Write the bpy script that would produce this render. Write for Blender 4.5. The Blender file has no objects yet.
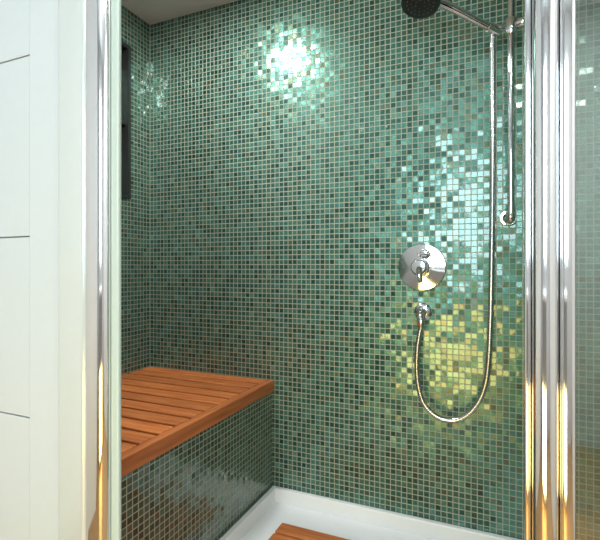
import bpy, bmesh, math
from mathutils import Vector, Matrix
S=bpy.context.scene
try:
    S.view_settings.view_transform='Standard'
except Exception: pass

# ---------------- materials ----------------
def newmat(name):
    m=bpy.data.materials.new(name); m.use_nodes=True
    nt=m.node_tree; b=nt.nodes['Principled BSDF']
    return m,nt,b
def simple(name,col,rough=.5,metal=0,bump=0,bscale=50,coat=0):
    m,nt,b=newmat(name)
    N=nt.nodes;L=nt.links
    b.inputs['Roughness'].default_value=rough; b.inputs['Metallic'].default_value=metal
    b.inputs['Coat Weight'].default_value=coat
    tc=N.new('ShaderNodeTexCoord'); no=N.new('ShaderNodeTexNoise'); no.inputs['Scale'].default_value=bscale
    L.new(tc.outputs['Object'],no.inputs['Vector'])
    mx=N.new('ShaderNodeMix'); mx.data_type='RGBA'
    mx.inputs[6].default_value=(*[c*.96 for c in col],1); mx.inputs[7].default_value=(*col,1)
    L.new(no.outputs['Fac'],mx.inputs[0]); L.new(mx.outputs[2],b.inputs['Base Color'])
    if bump:
        bp=N.new('ShaderNodeBump'); bp.inputs['Strength'].default_value=bump; bp.inputs['Distance'].default_value=.002
        L.new(no.outputs['Fac'],bp.inputs['Height']); L.new(bp.outputs['Normal'],b.inputs['Normal'])
    return m
GREENS=[(0,(.024,.082,.064)),(.25,(.035,.122,.095)),(.55,(.050,.168,.133)),(.88,(.068,.21,.162)),(.95,(.085,.145,.09)),(.98,(.085,.11,.065)),(1,(.12,.28,.22))]
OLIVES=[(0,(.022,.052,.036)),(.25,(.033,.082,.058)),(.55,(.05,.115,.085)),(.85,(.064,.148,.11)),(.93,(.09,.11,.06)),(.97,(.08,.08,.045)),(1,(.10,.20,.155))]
def mosaic(name,ua,stops=GREENS,pitch=.0195,grout=.075,tilt=.115,wave=1.0):
    m,nt,b=newmat(name); N=nt.nodes; L=nt.links
    def math_(op,a,bb=None,c=None):
        n=N.new('ShaderNodeMath'); n.operation=op
        for i,v in enumerate((a,bb,c)):
            if v is None: continue
            if isinstance(v,(int,float)): n.inputs[i].default_value=v
            else: L.new(v,n.inputs[i])
        return n.outputs[0]
    tc=N.new('ShaderNodeTexCoord'); sp=N.new('ShaderNodeSeparateXYZ'); L.new(tc.outputs['Object'],sp.inputs[0])
    u=math_('DIVIDE',sp.outputs[ua],pitch); v=math_('DIVIDE',sp.outputs['Z'],pitch)
    cu=math_('FLOOR',u); cv=math_('FLOOR',v)
    fu=math_('ABSOLUTE',math_('SUBTRACT',math_('SUBTRACT',u,cu),.5)); fv=math_('ABSOLUTE',math_('SUBTRACT',math_('SUBTRACT',v,cv),.5))
    edge=math_('MAXIMUM',fu,fv)
    mr=N.new('ShaderNodeMapRange'); mr.inputs[1].default_value=.5-grout-.02; mr.inputs[2].default_value=.5-grout+.02
    L.new(edge,mr.inputs[0]); mask=mr.outputs[0]
    cb=N.new('ShaderNodeCombineXYZ'); L.new(cu,cb.inputs[0]); L.new(cv,cb.inputs[1])
    wn=N.new('ShaderNodeTexWhiteNoise'); wn.noise_dimensions='3D'; L.new(cb.outputs[0],wn.inputs['Vector'])
    cr=N.new('ShaderNodeValToRGB'); e=cr.color_ramp; e.interpolation='LINEAR'
    e.elements[0].position=0; e.elements[0].color=(*stops[0][1],1); e.elements[1].position=1; e.elements[1].color=(*stops[-1][1],1)
    for p,c in stops[1:-1]:
        x=e.elements.new(p); x.color=(*c,1)
    L.new(wn.outputs['Value'],cr.inputs[0])
    no=N.new('ShaderNodeTexNoise'); no.inputs['Scale'].default_value=110; L.new(tc.outputs['Object'],no.inputs['Vector'])
    mu=N.new('ShaderNodeMix'); mu.data_type='RGBA'; mu.blend_type='OVERLAY'; mu.inputs[0].default_value=.5
    L.new(cr.outputs[0],mu.inputs[6]); L.new(no.outputs['Fac'],mu.inputs[7])
    mg=N.new('ShaderNodeMix'); mg.data_type='RGBA'; mg.inputs[7].default_value=(.34,.38,.29,1)
    L.new(mask,mg.inputs[0]); L.new(mu.outputs[2],mg.inputs[6]); L.new(mg.outputs[2],b.inputs['Base Color'])
    inv=math_('SUBTRACT',1,mask)
    L.new(math_('MULTIPLY',inv,.65),b.inputs['Metallic'])
    L.new(math_('MULTIPLY_ADD',mask,.30,.30),b.inputs['Roughness'])
    L.new(math_('MULTIPLY',inv,1.0),b.inputs['Coat Weight']); b.inputs['Coat Roughness'].default_value=.07
    ge=N.new('ShaderNodeNewGeometry')
    # every glass chip sits at its own slight angle, plus gentle trowel waviness of the wall
    big=N.new('ShaderNodeTexNoise'); big.inputs['Scale'].default_value=26; L.new(tc.outputs['Object'],big.inputs['Vector'])
    sb=N.new('ShaderNodeVectorMath'); sb.operation='SUBTRACT'; L.new(big.outputs['Color'],sb.inputs[0]); sb.inputs[1].default_value=(.5,.5,.5)
    sc=N.new('ShaderNodeVectorMath'); sc.operation='SCALE'; L.new(sb.outputs[0],sc.inputs[0]); sc.inputs['Scale'].default_value=wave
    s0=N.new('ShaderNodeVectorMath'); s0.operation='ADD'; L.new(wn.outputs['Color'],s0.inputs[0]); L.new(sc.outputs[0],s0.inputs[1])
    s1=N.new('ShaderNodeVectorMath'); s1.operation='SUBTRACT'; L.new(s0.outputs[0],s1.inputs[0]); s1.inputs[1].default_value=(.5,.5,.5)
    s2=N.new('ShaderNodeVectorMath'); s2.operation='SCALE'; L.new(s1.outputs[0],s2.inputs[0]); L.new(math_('MULTIPLY',inv,tilt),s2.inputs['Scale'])
    s3=N.new('ShaderNodeVectorMath'); s3.operation='ADD'; L.new(ge.outputs['Normal'],s3.inputs[0]); L.new(s2.outputs[0],s3.inputs[1])
    s4=N.new('ShaderNodeVectorMath'); s4.operation='NORMALIZE'; L.new(s3.outputs[0],s4.inputs[0])
    h=math_('MULTIPLY_ADD',no.outputs['Fac'],.35,math_('MULTIPLY',inv,.6))
    bp=N.new('ShaderNodeBump'); bp.inputs['Strength'].default_value=.6; bp.inputs['Distance'].default_value=.0015
    L.new(h,bp.inputs['Height']); L.new(s4.outputs[0],bp.inputs['Normal'])
    L.new(bp.outputs[0],b.inputs['Normal']); L.new(s4.outputs[0],b.inputs['Coat Normal'])
    return m
def wood(name,axis,c1,c2,rough=.45):
    m,nt,b=newmat(name); N=nt.nodes; L=nt.links
    tc=N.new('ShaderNodeTexCoord'); mp=N.new('ShaderNodeMapping'); L.new(tc.outputs['Object'],mp.inputs[0])
    sc=[30,30,30]; sc[axis]=2.0; mp.inputs['Scale'].default_value=sc
    no=N.new('ShaderNodeTexNoise'); no.inputs['Scale'].default_value=2.2; no.inputs['Detail'].default_value=6; no.inputs['Distortion'].default_value=.6
    L.new(mp.outputs[0],no.inputs['Vector'])
    cr=N.new('ShaderNodeValToRGB'); cr.color_ramp.elements[0].position=.3; cr.color_ramp.elements[0].color=(*c1,1)
    cr.color_ramp.elements[1].position=.72; cr.color_ramp.elements[1].color=(*c2,1)
    L.new(no.outputs['Fac'],cr.inputs[0])
    oi=N.new('ShaderNodeObjectInfo'); hs=N.new('ShaderNodeHueSaturation')
    mr=N.new('ShaderNodeMapRange'); mr.inputs[3].default_value=.78; mr.inputs[4].default_value=1.15
    L.new(oi.outputs['Random'],mr.inputs[0]); L.new(mr.outputs[0],hs.inputs['Value']); L.new(cr.outputs[0],hs.inputs['Color'])
    L.new(hs.outputs[0],b.inputs['Base Color']); b.inputs['Roughness'].default_value=rough
    bp=N.new('ShaderNodeBump'); bp.inputs['Strength'].default_value=.15; bp.inputs['Distance'].default_value=.001
    L.new(no.outputs['Fac'],bp.inputs['Height']); L.new(bp.outputs[0],b.inputs['Normal'])
    return m
def emis(name,col,s):
    m,nt,b=newmat(name); b.inputs['Emission Color'].default_value=(*col,1); b.inputs['Emission Strength'].default_value=s; b.inputs['Base Color'].default_value=(*col,1); return m
def glass(name,col=(.93,1,.97),refl=(1,0)):
    m,nt,b=newmat(name); N=nt.nodes;L=nt.links
    out=nt.nodes['Material Output']; tr=N.new('ShaderNodeBsdfTransparent'); tr.inputs[0].default_value=(*col,1)
    gl=N.new('ShaderNodeBsdfGlossy'); gl.inputs['Roughness'].default_value=.02
    fr=N.new('ShaderNodeFresnel'); fr.inputs[0].default_value=1.5
    ma=N.new('ShaderNodeMath'); ma.operation='MULTIPLY_ADD'; ma.use_clamp=True; L.new(fr.outputs[0],ma.inputs[0]); ma.inputs[1].default_value=refl[0]; ma.inputs[2].default_value=refl[1]
    mx=N.new('ShaderNodeMixShader'); L.new(ma.outputs[0],mx.inputs[0]); L.new(tr.outputs[0],mx.inputs[1]); L.new(gl.outputs[0],mx.inputs[2]); L.new(mx.outputs[0],out.inputs[0])
    return m
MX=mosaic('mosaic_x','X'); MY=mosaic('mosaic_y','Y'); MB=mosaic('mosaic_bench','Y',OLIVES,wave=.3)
WHITE=simple('white_gloss_tile',(.54,.595,.625),.12,coat=.3)
PAINT=simple('white_paint',(.64,.645,.65),.6,bump=.1,bscale=200)
CEIL=simple('ceiling_paint',(.66,.63,.61),.6,bump=.1,bscale=200)
GREY=simple('grey_grout',(.33,.35,.36),.8)
ACR=simple('white_acrylic',(.87,.88,.89),.25)
CHR=simple('chrome',(.78,.78,.79),.06,1)
SATIN=simple('white_enamel',(.60,.655,.655),.18,.3,coat=.5)
BLK=simple('black_plastic',(.015,.016,.018),.35)
DARK=simple('dark_frame',(.02,.022,.02),.4)
SEAL=simple('pale_seal',(.44,.53,.49),.3)
GL=glass('clear_glass'); GLR=glass('coated_glass',(.9,.97,.94),(1.8,.14))
TEAKX=wood('teak_x',0,(.40,.105,.026),(.68,.225,.06))
TEAKY=wood('teak_y',1,(.40,.105,.026),(.66,.215,.06))
FLOORM=wood('warm_floor',1,(.25,.13,.05),(.42,.25,.1),.35)
LAMPCAB=simple('lamp_cabinet_lacquer',(.30,.31,.32),.3)
HOSE,nt,b=newmat('hose_metal'); b.inputs['Metallic'].default_value=1; b.inputs['Base Color'].default_value=(.62,.62,.62,1); b.inputs['Roughness'].default_value=.2
tc=nt.nodes.new('ShaderNodeTexCoord'); wv=nt.nodes.new('ShaderNodeTexWave'); wv.bands_direction='Z'; wv.inputs['Scale'].default_value=60
nt.links.new(tc.outputs['Object'],wv.inputs[0]); bp=nt.nodes.new('ShaderNodeBump'); bp.inputs['Distance'].default_value=.001; bp.inputs['Strength'].default_value=.25
nt.links.new(wv.outputs[1],bp.inputs['Height']); nt.links.new(bp.outputs[0],b.inputs['Normal'])

# ---------------- geometry helpers ----------------
def link(ob,parent=None):
    S.collection.objects.link(ob)
    if parent: ob.parent=parent
    return ob
def empty(name,loc=(0,0,0)):
    e=bpy.data.objects.new(name,None); e.empty_display_size=.05; link(e); return e
def boxes(name,lst,mat,parent=None,bevel=0,seg=2):
    """lst of (x0,x1,y0,y1,z0,z1)"""
    bm=bmesh.new()
    for x0,x1,y0,y1,z0,z1 in lst:
        v=[bm.verts.new(p) for p in [(x0,y0,z0),(x1,y0,z0),(x1,y1,z0),(x0,y1,z0),(x0,y0,z1),(x1,y0,z1),(x1,y1,z1),(x0,y1,z1)]]
        for f in [(3,2,1,0),(4,5,6,7),(0,1,5,4),(1,2,6,5),(2,3,7,6),(3,0,4,7)]: bm.faces.new([v[i] for i in f])
    me=bpy.data.meshes.new(name); 
    if bevel: bmesh.ops.bevel(bm,geom=list(bm.edges),offset=bevel,segments=seg,affect='EDGES',profile=.5)
    bm.to_mesh(me); bm.free(); me.materials.append(mat)
    return link(bpy.data.objects.new(name,me),parent)
def lathe(name,prof,origin,axis,mat,parent=None,n=48):
    bm=bmesh.new(); rings=[]
    q=Vector(axis).normalized().to_track_quat('Z','Y').to_matrix()
    for r,h in prof:
        if r<1e-6: rings.append([bm.verts.new(Vector(origin)+q@Vector((0,0,h)))])
        else: rings.append([bm.verts.new(Vector(origin)+q@Vector((r*math.cos(2*math.pi*i/n),r*math.sin(2*math.pi*i/n),h))) for i in range(n)])
    for a,b_ in zip(rings,rings[1:]):
        for i in range(n):
            j=(i+1)%n
            if len(a)==1 and len(b_)==1: continue
            if len(a)==1: bm.faces.new((a[0],b_[i],b_[j]))
            elif len(b_)==1: bm.faces.new((a[i],a[j],b_[0]))
            else: bm.faces.new((a[i],a[j],b_[j],b_[i]))
    bmesh.ops.recalc_face_normals(bm,faces=bm.faces)
    me=bpy.data.meshes.new(name); bm.to_mesh(me); bm.free(); me.materials.append(mat)
    for p in me.polygons: p.use_smooth=True
    ob=link(bpy.data.objects.new(name,me),parent)
    md=ob.modifiers.new('es','EDGE_SPLIT'); md.split_angle=math.radians(40)
    return ob
def tube(name,pts,r,mat,parent=None,radii=None,nurbs=True):
    cu=bpy.data.curves.new(name,'CURVE'); cu.dimensions='3D'; cu.bevel_depth=r; cu.bevel_resolution=6; cu.use_fill_caps=True; cu.resolution_u=16
    sp=cu.splines.new('NURBS' if nurbs else 'POLY'); sp.points.add(len(pts)-1)
    for i,p in enumerate(pts):
        sp.points[i].co=(*p,1); sp.points[i].radius=radii[i] if radii else 1
    if nurbs: sp.order_u=3; sp.use_endpoint_u=True
    cu.materials.append(mat)
    ob=bpy.data.objects.new(name,cu); link(ob)
    dg=bpy.context.evaluated_depsgraph_get(); me=bpy.data.meshes.new_from_object(ob.evaluated_get(dg)); 
    bpy.data.objects.remove(ob); me.name=name
    for p in me.polygons: p.use_smooth=True
    if not me.materials: me.materials.append(mat)
    return link(bpy.data.objects.new(name,me),parent)
def extrude(name,outline,z0,z1,mat,parent=None,smooth=True):
    bm=bmesh.new(); a=[bm.verts.new((x,y,z0)) for x,y in outline]; b_=[bm.verts.new((x,y,z1)) for x,y in outline]; n=len(a)
    for i in range(n): bm.faces.new((a[i],a[(i+1)%n],b_[(i+1)%n],b_[i]))
    bm.faces.new(a[::-1]); bm.faces.new(b_); bmesh.ops.recalc_face_normals(bm,faces=bm.faces)
    me=bpy.data.meshes.new(name); bm.to_mesh(me); bm.free(); me.materials.append(mat)
    for p in me.polygons: p.use_smooth=smooth
    ob=link(bpy.data.objects.new(name,me),parent); md=ob.modifiers.new('es','EDGE_SPLIT'); md.split_angle=math.radians(35); return ob
def rrect(x0,x1,y0,y1,r,n=8):
    o=[]
    for cx,cy,a0 in ((x1-r,y1-r,0),(x0+r,y1-r,90),(x0+r,y0+r,180),(x1-r,y0+r,270)):
        for i in range(n+1):
            a=math.radians(a0+90*i/n); o.append((cx+r*math.cos(a),cy+r*math.sin(a)))
    return o

# ---------------- room shell ----------------
XL=-1.446; XR=.50; YB=1.6; CZ=2.125; T=.1; YF=.60
RZ=.12; TF=.066; BT=.546; BX=-.808
boxes('wall_back',[(XL-T,XR+T,YB,YB+T,0,CZ)],MX)
ny0,ny1,nz0,nz1=1.12,1.475,1.300,1.966
boxes('wall_left',[(XL-T,XL,YF,ny0,0,CZ),(XL-T,XL,ny1,YB,0,CZ),(XL-T,XL,ny0,ny1,0,nz0),(XL-T,XL,ny0,ny1,nz1,CZ),(XL-T-.02,XL-T,ny0-.02,ny1+.02,nz0-.02,nz1+.02)],MY)
ni=empty('shower_niche')
w=.016
boxes('frame',[(XL-.095,XL+.008,ny1-w,ny1,nz0,nz1),(XL-.095,XL+.008,ny0,ny0+w,nz0,nz1),(XL-.095,XL+.008,ny0+w,ny1-w,nz0,nz0+w),(XL-.095,XL+.008,ny0+w,ny1-w,nz1-w,nz1)],DARK,ni)
boxes('shelf',[(XL-.095,XL-.005,ny0+w,ny1-w,1.62,1.63)],DARK,ni)
boxes('wall_right',[(XR,XR+T,YF,YB,0,CZ)],MY)
boxes('ceiling',[(XL-T,XR+T,YF-.04,YB+T,CZ,CZ+.08)],CEIL)
RX=1.3; RY=-1.7; RC=2.45
boxes('floor',[(XL-T,RX+T,RY-T,YB+T,-.06,0)],FLOORM)
boxes('ceiling_bathroom',[(XL-T,RX+T,RY-T,YF-.04,RC,RC+.08),(XL-T,RX+T,YF-.04,YF,CZ+.08,RC+.08)],PAINT)
boxes('wall_west',[(XL-T,XL,RY-T,YF,0,RC)],PAINT)
boxes('wall_east',[(RX,RX+T,RY-T,YF,0,RC)],PAINT)
wx0,wx1,wz0,wz1=-.50,.38,1.05,2.15
boxes('wall_rear',[(XL,wx0,RY-T,RY,0,RC),(wx1,RX,RY-T,RY,0,RC),(wx0,wx1,RY-T,RY,0,wz0),(wx0,wx1,RY-T,RY,wz1,RC)],PAINT)
wn=empty('window_1')
boxes('casing',[(wx0-.05,wx0,RY,RY+.02,wz0-.05,wz1+.05),(wx1,wx1+.05,RY,RY+.02,wz0-.05,wz1+.05),(wx0,wx1,RY,RY+.02,wz0-.05,wz0),(wx0,wx1,RY,RY+.02,wz1,wz1+.05)],ACR,wn)
boxes('pane',[(wx0,wx1,RY-.06,RY-.05,wz0,wz1)],GL,wn)
boxes('wall_front_right',[(XR,RX,YF,YF+.06,0,RC)],WHITE)
boxes('wall_front_left',[(XL,-.764,YF+.008,YF+.06,0,CZ)],GREY)
tl=[]
k=[0,.698-.3655,.698,1.0635,1.429,1.7945,CZ]
xs=[XL,-1.151,-.85]
for a,b_ in zip(k,k[1:]):
    for c,d in zip(xs,xs[1:]): tl.append((c+.001,d-.001,YF,YF+.008,a+.0013,b_-.0013))
boxes('front_wall_tiles',tl,WHITE,bevel=.0008,seg=1)  # white wall tiles laid in courses on the front wall
boxes('trim_1',[(-.8485,-.762,YF-.002,YF+.008,0,CZ)],WHITE,bevel=.001)

# ---------------- added cabinet behind the camera, made to house the warm fill lamp ----------------
lcab=empty('fill_lamp_cabinet')
boxes('carcass',[(-.66,.22,-1.40,-.965,0,.86)],LAMPCAB,lcab,bevel=.004)
boxes('doors',[(-.655,-.223,-.965,-.947,.52,.85),(-.217,.215,-.965,-.947,.52,.85)],LAMPCAB,lcab,bevel=.003)
boxes('countertop',[(-.68,.24,-1.42,-.94,.86,.89)],ACR,lcab,bevel=.004)
boxes('lamp_surround',[(-.66,-.645,-.965,-.94,.03,.51),(.205,.22,-.965,-.94,.03,.51),(-.645,.205,-.965,-.94,.495,.51),(-.645,.205,-.965,-.94,.03,.045)],ACR,lcab)

# ---------------- shower door frame ----------------
fr=empty('shower_door_frame')
z0,z1=RZ-.0,CZ
extrude('wall_profile',rrect(-.76,-.684,YF-.012,YF+.03,.011),z0,z1,SATIN,fr)
extrude('chrome_post',rrect(-.6838,-.630,YF-.02,YF+.022,.018,12),z0,z1,CHR,fr)
extrude('glass_seal',rrect(-.6298,-.611,YF-.004,YF+.006,.004),z0,z1,SEAL,fr)
fr2=empty('shower_door_frame')
extrude('edge_strip',rrect(.038,.0455,YF-.008,YF+.012,.003),z0,z1,CHR,fr2)
extrude('chrome_post',rrect(.0458,.074,YF-.02,YF+.02,.0138,14),z0,z1,CHR,fr2)
extrude('outer_profile',rrect(.0742,.0915,YF-.012,YF+.014,.006,8),z0,z1,CHR,fr2)
gp=empty('shower_glass_panel')
boxes('glass',[(.0917,XR,YF-.003,YF+.005,z0,z1-.03)],GLR,gp)
boxes('top_rail',[(.0917,XR,YF-.012,YF+.014,z1-.03,z1)],CHR,gp)

# ---------------- shower tray ----------------
tr=empty('shower_tray')
bx0=BX; rw=.022
boxes('rim',[(bx0,XR,YB-rw,YB,0,RZ),(bx0,bx0+rw,YF-.03,YB-rw,0,RZ),(XR-rw,XR,YF-.03,YB-rw,0,RZ),(bx0+rw,XR-rw,YF-.03,YF+.05,0,RZ)],ACR,tr,bevel=.004)
boxes('base',[(bx0+rw-.004,XR-rw+.004,YF+.04,YB-rw+.004,0,TF)],ACR,tr)
lathe('drain',[(0,.004),(.035,.004),(.04,0)],(.1,1.05,TF),(0,0,1),CHR,tr)

# ---------------- duckboard ----------------
db=empty('teak_duckboard')
mx0,mx1,my0,my1=-.685,.0,.80,1.428
for i in range(9):
    y1=my1-i*.0675
    boxes('slat_%d'%(i+1),[(mx0,mx1,y1-.058,y1,TF+.008,TF+.022)],TEAKX,db,bevel=.003)
for i,x in enumerate((mx0+.05,(mx0+mx1)/2-.02,mx1-.09)):
    boxes('batten_%d'%(i+1),[(x,x+.04,my0+.04,my1-.005,TF,TF+.008)],TEAKY,db)

# ---------------- bench ----------------
be=empty('shower_bench')
st=.044
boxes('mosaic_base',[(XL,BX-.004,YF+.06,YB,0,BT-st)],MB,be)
fw=.022
boxes('front_board',[(BX-fw,BX+.006,YF+.062,YB-.002,BT-st,BT)],TEAKY,be,bevel=.003)
y=YB-.003; i=0; pw=.072
while y-pw>YF+.06:
    i+=1
    boxes('slat_%d'%i,[(XL+.003,BX-fw-.004,y-pw+.014,y,BT-.024,BT-.001)],TEAKX,be,bevel=.003)
    y-=pw
boxes('bearers',[(XL+.05,XL+.09,YF+.07,YB-.003,BT-st,BT-.024),(BX-.2,BX-.16,YF+.07,YB-.003,BT-st,BT-.024)],DARK,be)
boxes('gap_shade_sheet',[(XL+.001,BX-fw-.002,YF+.065,YB-.001,BT-st,BT-st+.003)],DARK,be)  # dark sheet standing in for the shade in the slat gaps

# ---------------- valve ----------------
va=empty('shower_valve'); vc=(-.2206,YB,1.003)
lathe('plate',[(.083,0),(.083,.006),(.080,.011),(.045,.014),(.034,.015),(.034,.03),(.0,.03)],vc,(0,-1,0),CHR,va,64)
lathe('body',[(.031,.028),(.031,.05),(.029,.056),(.022,.058),(.0,.058)],vc,(0,-1,0),CHR,va)
lathe('control_cap',[(.024,.058),(.026,.062),(.026,.082),(.022,.088),(0,.089)],vc,(0,-1,0),CHR,va)
tube('lever',[(vc[0]+.0,YB-.075,1.003),(vc[0]+.006,YB-.10,.985),(vc[0]+.012,YB-.12,.955)],.009,CHR,va,radii=[1.2,1.1,.8])
lathe('diverter',[(.0,.0),(.014,.0),(.014,.026),(.011,.030),(0,.031)],(vc[0]+.012,YB-.012,1.048),(0,-1,0),CHR,va)
lathe('diverter_collar',[(.019,.0),(.019,.005),(.013,.007)],(vc[0]+.012,YB-.012,1.048),(0,-1,0),CHR,va)
boxes('diverter_wing',[(vc[0]-.010,vc[0]+.034,YB-.046,YB-.038,1.044,1.052)],CHR,va,bevel=.003)

# ---------------- outlet + hose ----------------
ou=empty('hose_outlet'); oc=(-.2154,YB,.846)
lathe('flange',[(.031,0),(.031,.005),(.027,.009),(.014,.011),(.014,.03)],oc,(0,-1,0),CHR,ou)
tube('elbow',[(oc[0],YB-.02,oc[2]),(oc[0],YB-.055,oc[2]+.002),(oc[0],YB-.06,oc[2]-.03)],.014,CHR,ou)
lathe('nut',[(.0,0),(.0125,0),(.0125,.02),(.009,.03),(0,.03)],(oc[0],YB-.06,oc[2]-.022),(0,0,-1),CHR,ou)
hy=1.54
tube('shower_hose',[(oc[0],hy,.80),(-.2288,hy,.737),(-.2300,hy,.618),(-.205,hy,.525),(-.1313,hy,.485),(-.065,hy,.515),(-.014,hy,.60),(.0,hy,.737),(.006,hy,1.058),(.009,hy-.003,1.40),(.009,hy-.008,1.65),(.008,1.532,1.745)],.0085,HOSE)

# ---------------- rail + hand shower ----------------
ra=empty('shower_rail'); rx=.061; ry=1.54
tube('bar',[(rx,ry,1.185),(rx,ry,2.0)],.0105,CHR,ra,nurbs=False)
tube('foot_bracket',[(rx,ry,1.20),(rx,ry,1.165),(rx-.002,ry+.012,1.150),(rx-.006,YB-.001,1.164)],.014,CHR,ra,radii=[.85,1,1,1.4])
lathe('foot_flange',[(.0,.01),(.024,.009),(.026,0)],(rx-.006,YB,1.164),(0,-1,0),CHR,ra)
tube('top_bracket',[(rx,ry,1.985),(rx,ry,2.005),(rx,ry+.012,2.008),(rx,YB-.001,2.0)],.012,CHR,ra)
lathe('slider',[(0,0),(.016,0),(.018,.004),(.018,.046),(.016,.05),(0,.05)],(rx,ry,1.735),(0,0,1),CHR,ra)
lathe('slider_knob',[(0,0),(.011,0),(.016,.01),(.016,.03),(.013,.034),(0,.034)],(rx+.014,ry-.004,1.762),(1,-.2,.15),CHR,ra)
tube('holder_arm',[(rx-.01,ry,1.76),(rx-.03,ry-.008,1.758),(.015,1.53,1.762)],.011,CHR,ra)
hs=empty('hand_shower')
p0=Vector((.020,1.535,1.752)); p1=Vector((-.135,1.452,1.832)); dr=(p1-p0).normalized()
lathe('holder_cone',[(.012,-.012),(.015,0),(.0165,.03),(.013,.032)],p0,dr,CHR,hs)
tube('handle',[p0-dr*.01,p0+dr*.04,p0.lerp(p1,.6),p1,p1+Vector((-.035,-.02,.01))],.0112,CHR,hs,radii=[.95,1,1.05,1.3,1.5])
hc=Vector((-.199,1.42,1.838)); hn=Vector((-.1,-.30,-.95)).normalized()
lathe('head_shell',[(0,-.022),(.02,-.02),(.045,-.010),(.060,0),(.062,.006),(.060,.010)],hc,hn,CHR,hs)
lathe('spray_face',[(.060,.009),(.052,.013),(.0,.014)],hc,hn,BLK,hs)
bm=[]
q=hn.to_track_quat('Z','Y').to_matrix()
for rr,n in ((.015,6),(.028,12),(.041,18)):
    for j in range(n):
        a=2*math.pi*j/n
        bm.append(hc+q@Vector((rr*math.cos(a),rr*math.sin(a),.013)))
B=bmesh.new()
for p in bm:
    bmesh.ops.create_cone(B,cap_ends=True,segments=8,radius1=.002,radius2=.0014,depth=.004,matrix=Matrix.Translation(p)@q.to_4x4())
me=bpy.data.meshes.new('nozzles'); B.to_mesh(me); B.free(); me.materials.append(simple('nozzle_rubber',(.12,.12,.12),.5)); link(bpy.data.objects.new('nozzles',me),hs)

# ---------------- lights ----------------
def area(name,loc,target,size,power,col,sy=None,spread=180,shape=None):
    l=bpy.data.lights.new(name,'AREA'); l.energy=power; l.color=col; l.size=size; l.spread=math.radians(spread)
    if shape: l.shape=shape
    if sy: l.shape='RECTANGLE'; l.size_y=sy
    o=bpy.data.objects.new(name,l); link(o); o.location=loc
    o.rotation_euler=(Vector(target)-Vector(loc)).to_track_quat('-Z','Y').to_euler(); return o
LED=emis('led_lens',(1,.97,.9),12)
def downlight(x,y,zc,power,col=(1,.99,.97),size=.06,es=1):
    e=empty('recessed_downlight')
    r=size/2+.002
    lathe('bezel',[(r,0),(r+.002,.003),(r+.013,.002),(r+.014,0)],(x,y,zc),(0,0,-1),CHR,e)
    lathe('lens',[(0,.001),(r-.001,.001),(r,0)],(x,y,zc),(0,0,-1),LED,e)
    o=area('lamp',(x,y,zc-.006),(x,y,0),size,power,col,shape='DISK'); o.parent=e
downlight(-.98,1.03,CZ,13,size=.2)
downlight(.9,-.1,RC,13,size=.3); downlight(.45,-.6,RC,14,size=.3)  # added bathroom downlights, unseen, set where their reflections miss the visible mosaic
area('window_daylight',((wx0+wx1)/2,RY-.02,(wz0+wz1)/2),((wx0+wx1)/2,0,(wz0+wz1)/2),wx1-wx0-.02,38,(.76,.93,1),sy=wz1-wz0-.02)
pl=area('warm_fill_lamp',(-.22,-.942,.27),(-.22,1.6,.27),.84,13,(1,.74,.22),sy=.43); pl.parent=lcab  # added warm lamp, out of view, for the gold reflection on the mosaic
wd=bpy.data.worlds.new('world'); S.world=wd; wd.use_nodes=True
wd.node_tree.nodes['Background'].inputs[0].default_value=(.7,.8,1,1); wd.node_tree.nodes['Background'].inputs[1].default_value=1

# ---------------- camera ----------------
c=bpy.data.cameras.new('camera'); c.sensor_fit='HORIZONTAL'; c.sensor_width=36; c.lens=36*441/600; c.shift_y=-2/600; c.clip_start=.01
co=bpy.data.objects.new('camera',c); link(co); co.location=(0,0,1.0); co.rotation_euler=(math.radians(90),0,math.radians(23.3)); S.camera=co
